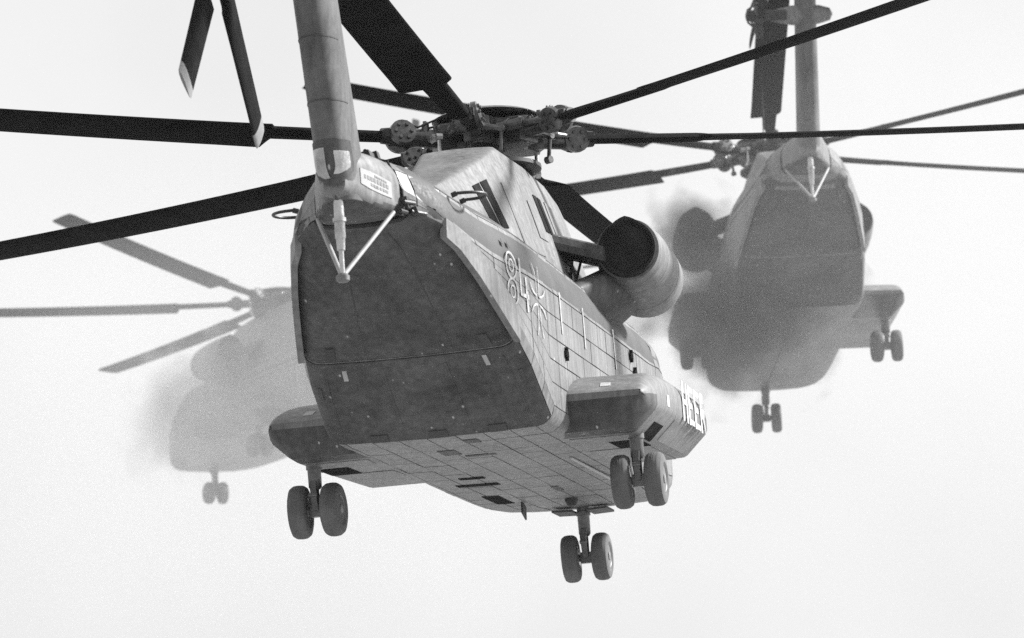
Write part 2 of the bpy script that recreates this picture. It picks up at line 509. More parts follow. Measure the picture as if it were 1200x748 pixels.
# ------------------------------------------------------------------ engine pod
def make_engine(parent, sg):
    A = Vector((-0.62, -sg * 1.70, 3.48)); Bp = Vector((1.5, -sg * 1.62, 3.32))
    ax = (Bp - A).normalized()
    mb = MB()
    mb.revolve([(0.0, 0.33), (0.02, 0.395), (0.12, 0.415), (0.5, 0.45), (1.0, 0.48), (1.5, 0.495), (1.95, 0.495), (2.1, 0.465), (2.2, 0.42), (2.21, 0.38)], A, ax, 40)
    pod = mb.build('engine_nacelle', 'paint', parent, 30)
    m = MB()                                          # sooty exhaust with a peaked rim
    u = ax.cross(Vector((0, 0, 1))).normalized(); w = u.cross(ax)
    def ring(t, r, peak):
        out = []
        for k in range(40):
            a = 2 * math.pi * k / 40
            rr = r + peak * max(0, 1 - abs(a - math.pi / 2) / 0.5)
            out.append(A + ax * t + rr * (math.cos(a) * u + math.sin(a) * w))
        return out
    m.rings([ring(0.04, 0.366, 0.0), ring(-0.06, 0.364, 0.045), ring(-0.10, 0.360, 0.05), ring(-0.102, 0.332, 0.045), ring(-0.05, 0.30, 0.04), ring(-0.02, 0.29, 0.035)])
    m.build('exhaust_duct', 'soot', pod, 40)
    m = MB()
    m.revolve([(2.15, 0.37), (2.2, 0.385), (2.35, 0.37), (2.36, 0.33), (2.1, 0.30)], A, ax, 32)
    m.build('intake_lip', 'ramp_and_shade_paint', pod, 40)
    for t, r in ((0.55, .4525), (1.42, .4925)):        # cowling joints
        m = MB(); m.revolve([(t, r), (t + .002, r + .003), (t + .03, r + .004), (t + .032, r - .002)], A, ax, 40); m.build('cowling_band', 'paint', pod, 40)
    m = MB(); m.box(A + ax * 1.15 + Vector((0, -sg * 0.462, 0.08)), (0.16, 0.02, 0.05)); m.build('latch', 'white_mark', pod, smooth=False)
    # pylon that carries the pod on the shoulder
    mb = MB()
    rings = []
    for i in range(7):
        t = i / 6
        c = Vector((0.62 - 0.62 * t, -sg * (1.58 - 0.55 * t ** 1.1), 3.30 - 0.42 * t))
        ch, th = 1.7 + 1.6 * t, 0.60 + 0.10 * t
        nrm = Vector((0, -sg * 0.72, 0.70)).normalized()
        tv = Vector((0, sg * 0.0 + nrm.z * -sg, -nrm.y * -sg)).normalized()
        ring_ = []
        for k in range(28):
            a = 2 * math.pi * k / 28
            cx = math.cos(a); sx = math.sin(a)
            ring_.append(c + Vector((cx * ch / 2, 0, 0)) + tv * (sx * th / 2 * (1 - 0.35 * max(0, -cx))))
        rings.append(ring_)
    mb.rings(rings)
    mb.build('engine_pylon', 'ramp_and_shade_paint', parent, 40)  # dark colour stands for the shadow under the nacelle
    mb = MB()                                         # flat fairing over the drive shaft to the gearbox
    rings = []
    for i in range(4):
        t = i / 3
        c = Vector((-0.52 + 0.2 * t, -sg * (0.66 + 0.76 * t), 3.66 - 0.24 * t))
        ring_ = []
        for (dx, dz) in ((-0.55, -0.09), (-0.57, 0.0), (-0.52, 0.09), (-0.3, 0.13), (0.4, 0.12), (0.7, 0.04), (0.7, -0.05), (0.4, -0.10)):
            ring_.append(c + Vector((dx, 0, dz)))
        rings.append(ring_)
    mb.rings(rings)
    mb.build('shaft_cover', ['ramp_and_shade_paint'], parent, 30)
    for (xa, ya, xb, yb) in ((-0.6, 1.0, -0.5, 0.9), (-0.45, 1.1, -0.6, 0.98), (-0.7, 0.95, -0.75, 1.06)):
        mb = MB(); mb.tube([(xa, -sg * ya, 3.5), (xb, -sg * yb, 3.05)], 0.018, 6); mb.build('support_rod', 'hub_dark', parent)

# ------------------------------------------------------------------ landing gear
def wheel_mesh():
    mb = MB()
    prof = []
    Rw, ww = 0.325, 0.225
    mb.cur = 0
    prof = [(-ww * .5 + .02, 0.17), (-ww * .5 + 0.0, 0.20), (-ww * .5, 0.255), (-ww * .44, 0.295), (-ww * .3, Rw - .008), (-ww * .22, Rw - .001),
            (-ww * .20, Rw - .001), (-ww * .17, Rw - .001), (-ww * .15, Rw), (-ww * .03, Rw + .003), (-ww * .015, Rw + .001), (ww * .015, Rw + .001), (ww * .03, Rw + .003),
            (ww * .15, Rw), (ww * .17, Rw - .001), (ww * .20, Rw - .001), (ww * .22, Rw - .001), (ww * .3, Rw - .008),
            (ww * .44, 0.295), (ww * .5, 0.255), (ww * .5, 0.20), (ww * .5 - .02, 0.17)]
    mb.revolve(prof, (0, 0, 0), (0, 1, 0), 36)
    mb.cur = 1
    mb.revolve([(-ww * .5 + .03, 0.175), (-ww * .5 + .01, 0.165), (-ww * .5 + .035, 0.14), (-ww * .5 + .045, 0.07), (-ww * .5 + .005, 0.055), (-ww * .5 - 0.005, 0.0)], (0, 0, 0), (0, 1, 0), 24)
    mb.revolve([(ww * .5 - .03, 0.175), (ww * .5 - .01, 0.165), (ww * .5 - .035, 0.14), (ww * .5 - .045, 0.07), (ww * .5 - .005, 0.055), (ww * .5 + 0.005, 0.0)], (0, 0, 0), (0, 1, 0), 24)
    for sd_ in (-1, 1):
        for k in range(8):
            a = k * math.pi / 4
            mb.revolve([(0, 0.014), (0.014, 0.012)], (0.11 * math.cos(a), sd_ * (ww * .5 - .036), 0.11 * math.sin(a)), (0, sd_, 0), 6)
    return mb
WHEEL = None
def make_gear(parent, name, c, half, top, nose=False):
    """c: middle of the axle; top: height where the leg enters the airframe"""
    global WHEEL
    e = part_empty(name, parent, c)
    h = top - c[2]
    mb = MB()
    mb.tube([(0, 0, 0.0), (0, 0, h * 0.55)], 0.045, 14); mb.tube([(0, 0, h * 0.45), (0, 0, h * 0.5), (0, 0, h + 0.12)], [0.06, 0.082, 0.088], 14)
    mb.revolve([(-0.03, 0.10), (0.03, 0.10)], (0, 0, h * 0.92), (0, 0, 1), 14)
    mb.build('strut', 'gear_metal', e, 40)
    mb = MB(); mb.tube([(0, -half, 0), (0, half, 0)], 0.05, 12); mb.box((0, 0, 0), (0.13, 0.15, 0.15)); mb.build('axle', 'gear_metal', e, 40)
    mb = MB()                                         # torque link
    mb.box((-0.12, 0, h * 0.17), (0.03, 0.07, h * 0.34), Matrix.Rotation(R(-24), 3, 'Y'))
    mb.box((-0.12, 0, h * 0.45), (0.03, 0.07, h * 0.34), Matrix.Rotation(R(24), 3, 'Y'))
    mb.tube([(-0.19, -0.05, h * 0.31), (-0.19, 0.05, h * 0.31)], 0.025, 8)
    mb.build('torque_link', 'gear_metal', e, 40)
    mb = MB(); mb.tube([(0.05, 0.05, 0.03), (0.09, 0.07, h * .3), (0.06, 0.08, h * .7), (0.02, 0.06, h)], 0.012, 6); mb.build('brake_hose', 'hub_dark', e)
    mb = MB(); mb.tube([(0.03, 0, h * 0.62), (0.42, 0, h + 0.08)], 0.032, 8); mb.build('drag_brace', 'gear_metal', e)
    for s_ in (-1, 1):
        if WHEEL is None:
            o = wheel_mesh().build('wheel', ['rubber', 'rim'], e, 30); WHEEL = o.data
        else:
            o = bpy.data.objects.new('wheel', WHEEL); col.objects.link(o); o.parent = e
        o.location = (0, s_ * half, 0); o.rotation_euler = (R(-1.5 * s_), random.uniform(0, 6), R(2 * s_))
    return e

# ------------------------------------------------------------------ rotors
def airfoil(ch, th, n=12):
    """closed loop of (y, z): leading edge at y = +0.27 ch"""
    up, lo = [], []
    for i in range(n + 1):
        x = (1 - math.cos(math.pi * i / n)) / 2
        t = 5 * th * (0.2969 * math.sqrt(x) - 0.126 * x - 0.3516 * x * x + 0.2843 * x ** 3 - 0.1036 * x ** 4)
        up.append(((0.27 - x) * ch, t * ch)); lo.append(((0.27 - x) * ch, -t * ch))
    return up + lo[-2:0:-1]

def main_blade_mesh(parent):
    def pitch(r): return R(12.5 - 5.0 * (r / 11.0))
    def ring(r, ch, th):
        a = pitch(r); z0 = 0.0218 * r + 0.0023 * r * r
        return [Vector((r, y * math.cos(a) - z * math.sin(a), y * math.sin(a) + z * math.cos(a) + z0)) for y, z in airfoil(ch, th)]
    mb = MB()
    rs = [(1.28, .24, .55), (1.6, .26, .50), (2.2, .29, .42), (2.78, .31, .38), (2.82, .31, .38), (2.88, .66, .16), (2.95, .67, .13)]
    rs += [(3 + i * 0.5, .66, .12) for i in range(1, 16)] + [(10.85, .66, .11), (11.0, .60, .08)]
    mb.rings([ring(*q) for q in rs])
    return mb.build('rotor_blade', 'blade', parent, 40)

def make_main_rotor(parent, loc, psi0, detail=True):
    rot = part_empty('main_rotor', parent, loc)
    rot.rotation_euler = (0, 0.0705, 0)
    def P(a, r, z, t=0.0):
        return Vector((r * math.cos(a) - t * math.sin(a), r * math.sin(a) + t * math.cos(a), z))
    mb = MB()                                         # hub: two star plates, mast and domed cap
    mb.revolve([(-0.75, 0.20), (-0.2, 0.21), (0.1, 0.24), (0.12, 0.36), (0.22, 0.36), (0.22, 0.1)], (0, 0, 0), (0, 0, 1), 24)
    for z, rr, th in ((-0.13, 0.56, 0.09), (0.13, 0.60, 0.09)):
        ring0 = []
        for k in range(72):
            a = 2 * math.pi * k / 72 - psi0
            r = rr + 0.12 * math.cos(6 * (2 * math.pi * k / 72)); ring0.append((r * math.cos(a), r * math.sin(a)))
        mb.rings([[Vector((x, y, z - th / 2)) for x, y in ring0], [Vector((x, y, z + th / 2)) for x, y in ring0]])
    mb.build('hub', 'hub_metal', rot, 40)
    mb = MB(); mb.revolve([(0.23, 0.66), (0.26, 0.70), (0.30, 0.62), (0.35, 0.40), (0.37, 0.1)], (0, 0, 0), (0, 0, 1), 36)
    mb.build('hub_cap', 'hub_metal', rot, 40)
    mb = MB(); mb.revolve([(-0.44, 0.30), (-0.44, 0.62), (-0.42, 0.66), (-0.37, 0.66), (-0.35, 0.60), (-0.35, 0.30)], (0, 0, 0), (0, 0, 1), 36)
    mb.build('swashplate', 'hub_dark', rot, 40)
    first = None
    for i in range(6):
        a = -psi0 - i * math.pi / 3
        mb = MB()                                     # sleeve and fold joint of this arm
        mb.tube([P(a, .45, 0), P(a, .62, .0), P(a, .70, .01), P(a, .98, .015), P(a, 1.05, .02)], [.13, .14, .115, .12, .15], 14)
        mb.box(P(a, .58, 0), (.22, .34, .30), Matrix.Rotation(a, 3, 'Z'))
        mb.build('blade_sleeve', 'hub_metal', rot, 40)
        mb = MB()
        ax = P(a, 0, 0.25, 1.0)
        o = P(a, 1.16, 0.03, 0)
        mb.revolve([(-.16, .10), (-.155, .165), (-.09, .175), (-.06, .12), (.06, .12), (.09, .175), (.155, .165), (.16, .10)], o, ax, 20)
        for s_ in (-1, 1):
            for k in range(6):
                b = k * math.pi / 3
                u = ax.normalized(); e1 = u.cross(Vector((0, 0, 1))).normalized(); e2 = u.cross(e1)
                mb.revolve([(0, .026), (.035, .022)], o + u * (s_ * .155) + .105 * (math.cos(b) * e1 + math.sin(b) * e2), u * s_, 8)
        mb.build('fold_joint', 'hub_metal', rot, 40)
        mb = MB()
        mb.tube([P(a, 1.12, .03), P(a, 1.42, .035)], [.13, .10], 10); mb.box(P(a, 1.3, .05), (.2, .24, .1), Matrix.Rotation(a, 3, 'Z'))
        mb.build('blade_grip', 'hub_dark', rot, 40)
        mb = MB()                                     # lag damper
        mb.tube([P(a, .50, .02, -.36), P(a, .82, .03, -.24)], .075, 12); mb.tube([P(a, .82, .03, -.24), P(a, 1.06, .03, -.13)], .035, 8)
        mb.revolve([(-.02, .085), (.02, .085)], P(a, .62, .024, -.315), P(a, .32, .01, .12), 12)
        mb.build('lag_damper', 'hub_metal', rot, 40)
        mb = MB()                                     # pitch horn and link
        mb.tube([P(a, .78, -.02, .1), P(a, .76, -.05, .33)], [.06, .04], 8)
        mb.tube([P(a, .76, -.05, .33), P(a, .74, -.38, .30)], .026, 8)
        mb.revolve([(-.04, .05), (.04, .05)], P(a, .76, -.05, .33), P(a, 1, 0, 0), 8); mb.revolve([(-.04, .05), (.04, .05)], P(a, .74, -.37, .30), P(a, 1, 0, 0), 8)
        mb.build('pitch_link', 'bright_metal' if i % 3 == 1 else 'hub_metal', rot, 40)
        if detail:
            rnd = random.Random(i)
            for k in range(3):                        # hydraulic lines
                t0 = rnd.uniform(-.2, .2)
                mb = MB()
                mb.tube([P(a, .35, .16, t0), P(a, .5, .26 + rnd.uniform(-.04, .08), t0 + .05), P(a, .7, .2 + rnd.uniform(-.05, .06), t0 + rnd.uniform(-.1, .1)), P(a, .95, .13, t0 * .6), P(a, 1.08, .17 + rnd.uniform(0, .06), rnd.uniform(-.1, .1)), P(a, 1.14, .1, 0)], .014, 6)
                mb.build('hydraulic_line', 'hub_dark' if k else 'bright_metal', rot)
            mb = MB(); mb.revolve([(-.06, .05), (.06, .05), (.07, .03), (.1, .03)], P(a, .84, .12, .05), (0, 0, 1), 10)
            mb.build('oil_reservoir', 'bright_metal' if i % 2 else 'hub_metal', rot, 40)
        if first is None: b = first = main_blade_mesh(rot)
        else:
            b = bpy.data.objects.new('rotor_blade', first.data); col.objects.link(b); b.parent = rot
        b.rotation_euler = (0, 0, a)
    return rot

def make_tail_rotor(parent, loc, ang):
    rot = part_empty('tail_rotor', parent, loc)
    mb = MB()
    mb.revolve([(-0.55, 0.10), (-0.1, 0.11), (-0.08, .2), (.06, .2), (.08, .12), (.22, .10), (.24, .04)], (0, 0, 0), (0, 1, 0), 20)
    mb.build('hub', 'hub_dark', rot, 40)
    first = None
    for i in range(4):
        a = ang + i * math.pi / 2                     # 0 = straight up, pi/2 = forward
        if first is None:
            mb = MB()
            def ring(r, ch, th, p):
                return [Vector((y * math.cos(p), y * math.sin(p) + z * math.cos(p), r)) - Vector((z * math.sin(p), 0, 0)) for y, z in airfoil(ch, th, 8)]
            mb.cur = 0
            mb.rings([ring(.18, .14, .6, .2), ring(.5, .16, .5, .2), ring(.66, .18, .4, .2), ring(.70, .38, .16, .2), ring(1.2, .38, .13, .17), ring(1.9, .38, .12, .14), ring(2.26, .38, .12, .12)])
            mb.cur = 1
            mb.rings([ring(2.262, .382, .122, .12), ring(2.40, .38, .12, .12), ring(2.44, .34, .09, .12)])
            b = first = mb.build('tail_blade', ['blade', 'blade_tip'], rot, 40)
        else:
            b = bpy.data.objects.new('tail_blade', first.data); col.objects.link(b); b.parent = rot
        b.rotation_euler = (0, a, 0)
        mb = MB(); c, s_ = math.cos(a), math.sin(a)
        mb.tube([(s_ * .12, 0, c * .12), (s_ * .3, 0, c * .3), (s_ * .46, 0, c * .46)], [.07, .085, .06], 10)
        mb.tube([(s_ * .4 + c * .16, .03, c * .4 - s_ * .16), (c * .12, .2, -s_ * .12)], .02, 6)
        mb.build('blade_grip', 'hub_dark', rot, 40)
    return rot

# ------------------------------------------------------------------ tail
def make_tail(parent, detail):
    mb = MB()
    rings = []
    for i in range(13):
        t = i / 12
        z = 2.90 + 3.23 * t
        le = -9.35 - 1.22 * t; te = -10.50 - 1.24 * t + (0.0 if t > .1 else 0.10 * ((0.1 - t) / .1) ** 2)
        th = 0.46 - 0.06 * t
        c = (le + te) / 2; ch = le - te
        ring_ = []
        for k in range(32):
            a = 2 * math.pi * k / 32
            cx, sy = math.cos(a), math.sin(a)
            ex = 0.8 if cx < 0 else 1.0
            y = math.copysign(abs(sy) ** 0.8, sy) * th / 2 * (1 - 0.30 * max(0, cx) ** 2)
            ring_.append(Vector((c + math.copysign(abs(cx) ** ex, cx) * ch / 2, y, z)))
        rings.append(ring_)
    mb.rings(rings)
    py = mb.build('tail_pylon', 'pylon_paint', parent, 40)
    def te(z): return -10.50 - 1.24 * (z - 2.90) / 3.23
    # bright cover on the back of the pylon foot with its dark rim
    def wrap(mb, z0, z1, a0, a1, off, nz=6, na=12, rnd=0.0):
        top = []; bot = []
        for i in range(nz + 1):
            s_ = i / nz; z = z0 + (z1 - z0) * s_
            sh = 1 - rnd * max(0, 1 - s_ * 2.2) ** 2
            for j in range(na + 1):
                a = math.pi + (a0 + (a1 - a0) * j / na) * sh
                cx, sy = math.cos(a), math.sin(a)
                t = (z - 2.90) / 3.23; th = 0.46 - 0.06 * t
                l_ = -9.35 - 1.22 * t; c = (l_ + te(z)) / 2; ch = l_ - te(z)
                for o_, L in ((off, top), (off - 0.03, bot)):
                    L.append(Vector((c + math.copysign(abs(cx) ** .8, cx) * (ch / 2 + o_), math.copysign(abs(sy) ** .8, sy) * (th / 2 + o_), z)))
        k = na + 1; N = len(top); fs = []
        for i in range(nz):
            for j in range(na):
                q = i * k + j; fs.append((q, q + 1, q + k + 1, q + k))
        loop = list(range(k)) + [i * k + na for i in range(1, nz + 1)] + [nz * k + j for j in range(na - 1, -1, -1)] + [i * k for i in range(nz - 1, 0, -1)]
        for p_, q_ in zip(loop, loop[1:] + loop[:1]): fs.append((p_, q_, q_ + N, p_ + N))
        mb.add(top + bot, fs)
    if detail:
        m = MB(); wrap(m, 3.04, 3.50, -1.05, 1.05, 0.010, rnd=.8); m.build('cover_rim', 'ramp_and_shade_paint', py, 40)
        m = MB(); wrap(m, 3.10, 3.42, -0.85, -0.12, 0.020, rnd=.7); m.build('tail_light_cover', 'bright_metal', py, 40)
        m = MB(); wrap(m, 3.14, 3.38, 0.16, 0.85, 0.020, rnd=.7); m.build('tail_light_cover', 'bright_metal', py, 40)
        for z in (3.9, 4.55, 5.2, 5.8):
            m = MB(); wrap(m, z, z + .012, -1.3, 1.3, 0.006, nz=1); m.build('seam_strip', 'paint_seam', py, 40)
    # gearbox fairing at the top, out to the rotor
    m = MB(); m.revolve([(-.50, .02), (-.45, .12), (-.25, .18), (0, .2), (.3, .19), (.55, .14), (.72, .09)], (-11.25, 0.0, 5.52), (0, 1, 0), 20)
    m.build('tail_gearbox', 'paint', parent, 40)
    m = MB()
    m.rings([[Vector((-11.15 - .1 * t + y * (1.1 - .45 * t), -.1 - 3.0 * t, 6.02 + .35 * t + z * (1 - .3 * t))) for y, z in airfoil(1.0, .13, 8)] for t in (0, .3, .7, .97, 1.0)])
    m.build('stabilizer', 'paint', parent, 40)
    # skid: oleo with two braces
    sk = part_empty('tail_skid', parent, (-10.4, 0, 2.05))
    m = MB(); m.tube([(0, 0, 0), (.02, 0, .33)], .028, 10); m.tube([(.02, 0, .30), (.03, 0, .42), (.03, 0, .44), (.06, 0, .86)], [.045, .05, .06, .055], 12)
    m.revolve([(-.02, .075), (.02, .075)], (.045, 0, .63), (.05, 0, 1), 12)
    m.build('oleo', 'bright_metal', sk, 40)
    for s_ in (-1, 1):
        m = MB(); m.tube([(0, s_ * .012, .03), (.95, s_ * .42, .80)], .026, 10); m.build('brace', 'notice_paint', sk, 40)
    m = MB(); m.revolve([(-.05, .05), (-.03, .075), (.02, .075), (.05, .04)], (0, 0, 0), (0, 0, 1), 12); m.build('skid_shoe', 'gear_metal', sk, 40)

# ------------------------------------------------------------------ skin panels and fittings of the near machine
def skin_panels(fus, fine):
    if not fine:                                      # far machines: the whole skin in few large plates
        for v0, v1 in ((-4.99, -3.0), (-3.0, -2.0), (-2.0, 0.0), (0.0, 2.0), (2.0, 3.0), (3.0, 4.99)):
            for x0, x1 in ((-9.19, -5.35), (-5.35, 0), (0, 6.6)):
                m = MB(); patch(m, x0 + .01, x1 - .01, v0 + .01, v1 - .01, 12, 8, 0.012); m.build('skin_panel', 'paint', fus, 40)
        return
    gap = 0.007
    def one(x0, x1, v0, v1, per_v, off):
        g_ = gap / per_v
        m = MB(); nx = max(1, int((x1 - x0) / 0.3)); nv = max(1, int(abs(v1 - v0) * 4))
        patch(m, x0 + gap, x1 - gap, v0 + g_, v1 - g_, nx, nv, off + random.uniform(-.003, .003), 0.02)
        m.build('skin_panel', 'paint', fus, 40)
    XS = [-9.2, -9.02, -8.55, -8.0, -7.5, -6.85, -6.3, -5.8, -5.35, -4.75, -4.1, -3.45, -2.8, -2.15, -1.5, -.85, -.2, .45, 1.1, 1.75, 2.4, 3.0, 3.6]
    # starboard side (seen at a grazing angle), five rows and the shoulder
    for x0, x1 in zip(XS, XS[1:]):
        rows = [2, 2.2, 2.4, 2.6, 2.8, 3.0] if x0 >= -8.0 else [2, 2.5, 3.0]
        for a, b in zip(rows, rows[1:]): one(x0, x1, a, b, 1.4, 0.010)
        for a, b in ((3.0, 3.4), (3.4, 4.0)): one(x0, x1, a, b, 1.0, 0.010)
    for x0, x1 in zip(XS[::2], XS[2::2]):             # roof and port side, hardly seen
        one(x0, x1, 4.0, 5.0, .7, 0.010); one(x0, x1, -4.99, -4.0, .7, 0.010); one(x0, x1, -4.0, -3.0, 1, 0.010); one(x0, x1, -3.0, -2.0, 1.4, 0.010)
    # belly
    BX = [-5.33, -4.6, -4.0, -3.4, -2.8, -2.2, -1.6, -1.0, -.4, .2, .8, 1.4, 2.0, 2.6, 3.2, 3.8, 4.4, 5.0]
    for x0, x1 in zip(BX, BX[1:]):
        vsl = [-1.0, -.72, -.44, -.15, .15, .44, .72, 1.0]
        for a, b in zip(vsl, vsl[1:]): one(x0, x1, a, b, 1.1, 0.008)
        one(x0, x1, 1.0, 2.0, .35, 0.008); one(x0, x1, -2.0, -1.0, .35, 0.008)
    # nose
    for x0, x1 in ((3.6, 5.0), (5.0, 6.0), (6.0, 6.85)):
        for a, b in ((2, 3), (3, 4), (4, 5), (-3, -2), (-4, -3), (-4.99, -4)): one(x0, x1, a, min(b, 4.99), 1, 0.010)
    for x0, x1 in ((5.0, 6.0), (6.0, 6.85)):
        for a, b in ((0, 1), (1, 2), (-1, 0), (-2, -1)): one(x0, x1, a, b, 1, 0.008)
    # lower rear corners beside the ramp
    for x0, x1 in zip(XS[:9], XS[1:9]):
        for s_ in (1, -1):
            lim = 1.75 if x1 < -6.8 else 1.61
            a, b = (lim, 2.0) if s_ > 0 else (-2.0, -lim)
            if x1 <= -5.3: one(x0, x1, a, b, .4, 0.010)

def make_ramp(parent, detail):
    m = MB(); patch(m, -6.83, -5.36, -1.58, 1.58, 8, 26, 0.020, .04); rp = m.build('cargo_ramp', 'ramp_and_shade_paint', parent, 40)
    m = MB(); patch(m, -9.1, -6.87, -1.72, 1.72, 12, 28, 0.014, .04); dr = m.build('cargo_door', 'ramp_and_shade_paint', parent, 40)
    if detail:
        for v, x in ((-0.78, -6.62), (0.80, -6.66)):
            m = MB(); patch(m, x - .09, x + .09, v - .025, v + .025, 2, 1, .026, .01); m.build('formation_light', 'grey_mark', rp, smooth=False)
        for v in (-.62, .0, .62):                     # hinge blocks along the lower edge
            m = MB(); patch(m, -5.5, -5.37, v - .09, v + .09, 2, 2, .034, .02); m.build('hinge', 'paint_seam', rp, smooth=False)
        for v in (-1.0, -.35, .35, 1.0):              # low stiffeners on the ramp skin
            m = MB(); patch(m, -6.7, -5.6, v - .012, v + .012, 4, 1, .026, .01); m.build('stiffener', 'ramp_and_shade_paint', rp, smooth=False)
        m = MB(); patch(m, -6.856, -6.844, -1.5, 1.5, 1, 20, .012, .01); m.build('seam_strip', 'paint', rp, smooth=False)
        for v in (-.5, .5):
            m = MB(); patch(m, -8.9, -6.95, v - .008, v + .008, 6, 1, .018, .01); m.build('seam_strip', 'paint_seam', dr, smooth=False)
    if detail:
        rows = [(rp, [(-6.75 + .09 * i, v) for i in range(15)]) for v in (-1.12, -.66, -.2, .2, .66, 1.12)]
        rows += [(rp, [(x, -1.3 + .075 * i) for i in range(35)]) for x in (-6.79, -5.56)]
        rows += [(dr, [(x, -1.3 + .085 * i) for i in range(31)]) for x in (-6.93, -7.6, -8.2)]
        rows += [(dr, [(-8.8 + .1 * i, v) for i in range(19)]) for v in (-1.2, -.52, .52, 1.2)]
        for par, pts in rows:
            m = MB()
            for x, v in pts:
                n_ = skin_normal(x, v); p = surf(x, v) + n_ * (.020 if par is rp else .014)
                e1 = n_.cross(Vector((0, 1, 0))).normalized() * .010; e2 = n_.cross(e1)
                m.add([p + e1, p + e2, p - e1, p - e2, p + n_ * .007], [(0, 1, 4), (1, 2, 4), (2, 3, 4), (3, 0, 4)])
            o = m.build('rivet_row', 'paint', par, smooth=False); o['kind'] = 'stuff'
        for x, v in ((-6.3, -1.25), (-6.3, 1.25), (-7.0, -.9), (-7.0, .9)):
            m = MB(); patch(m, x - .10, x + .10, v - .05, v + .05, 2, 2, .030, .02); m.build('latch', 'paint_seam', rp if x > -6.8 else dr, smooth=False)
    for s_ in (1, -1):                                # plates along both edges of the door
        m = MB(); top, bot = [], []
        for i in range(9):
            t = i / 8
            x = -8.72 + 1.80 * t
            z = interp(SEC, x)[1]
            wdt = 0.12 + 0.16 * min(1, t * 1.6)
            zl = z - 0.03
            y = interp(SEC, x)[0]
            for yo, L in ((y + 0.045, top), (y - 0.03, bot)):
                L.append((Vector((x, -s_ * yo, zl)), Vector((x + .05, -s_ * yo, zl + wdt + .1))))
        rings = [[a[0], a[1], b[1], b[0]] for a, b in zip(top, bot)]
        m.rings(rings); m.build('door_fairing', 'paint', parent, 30)

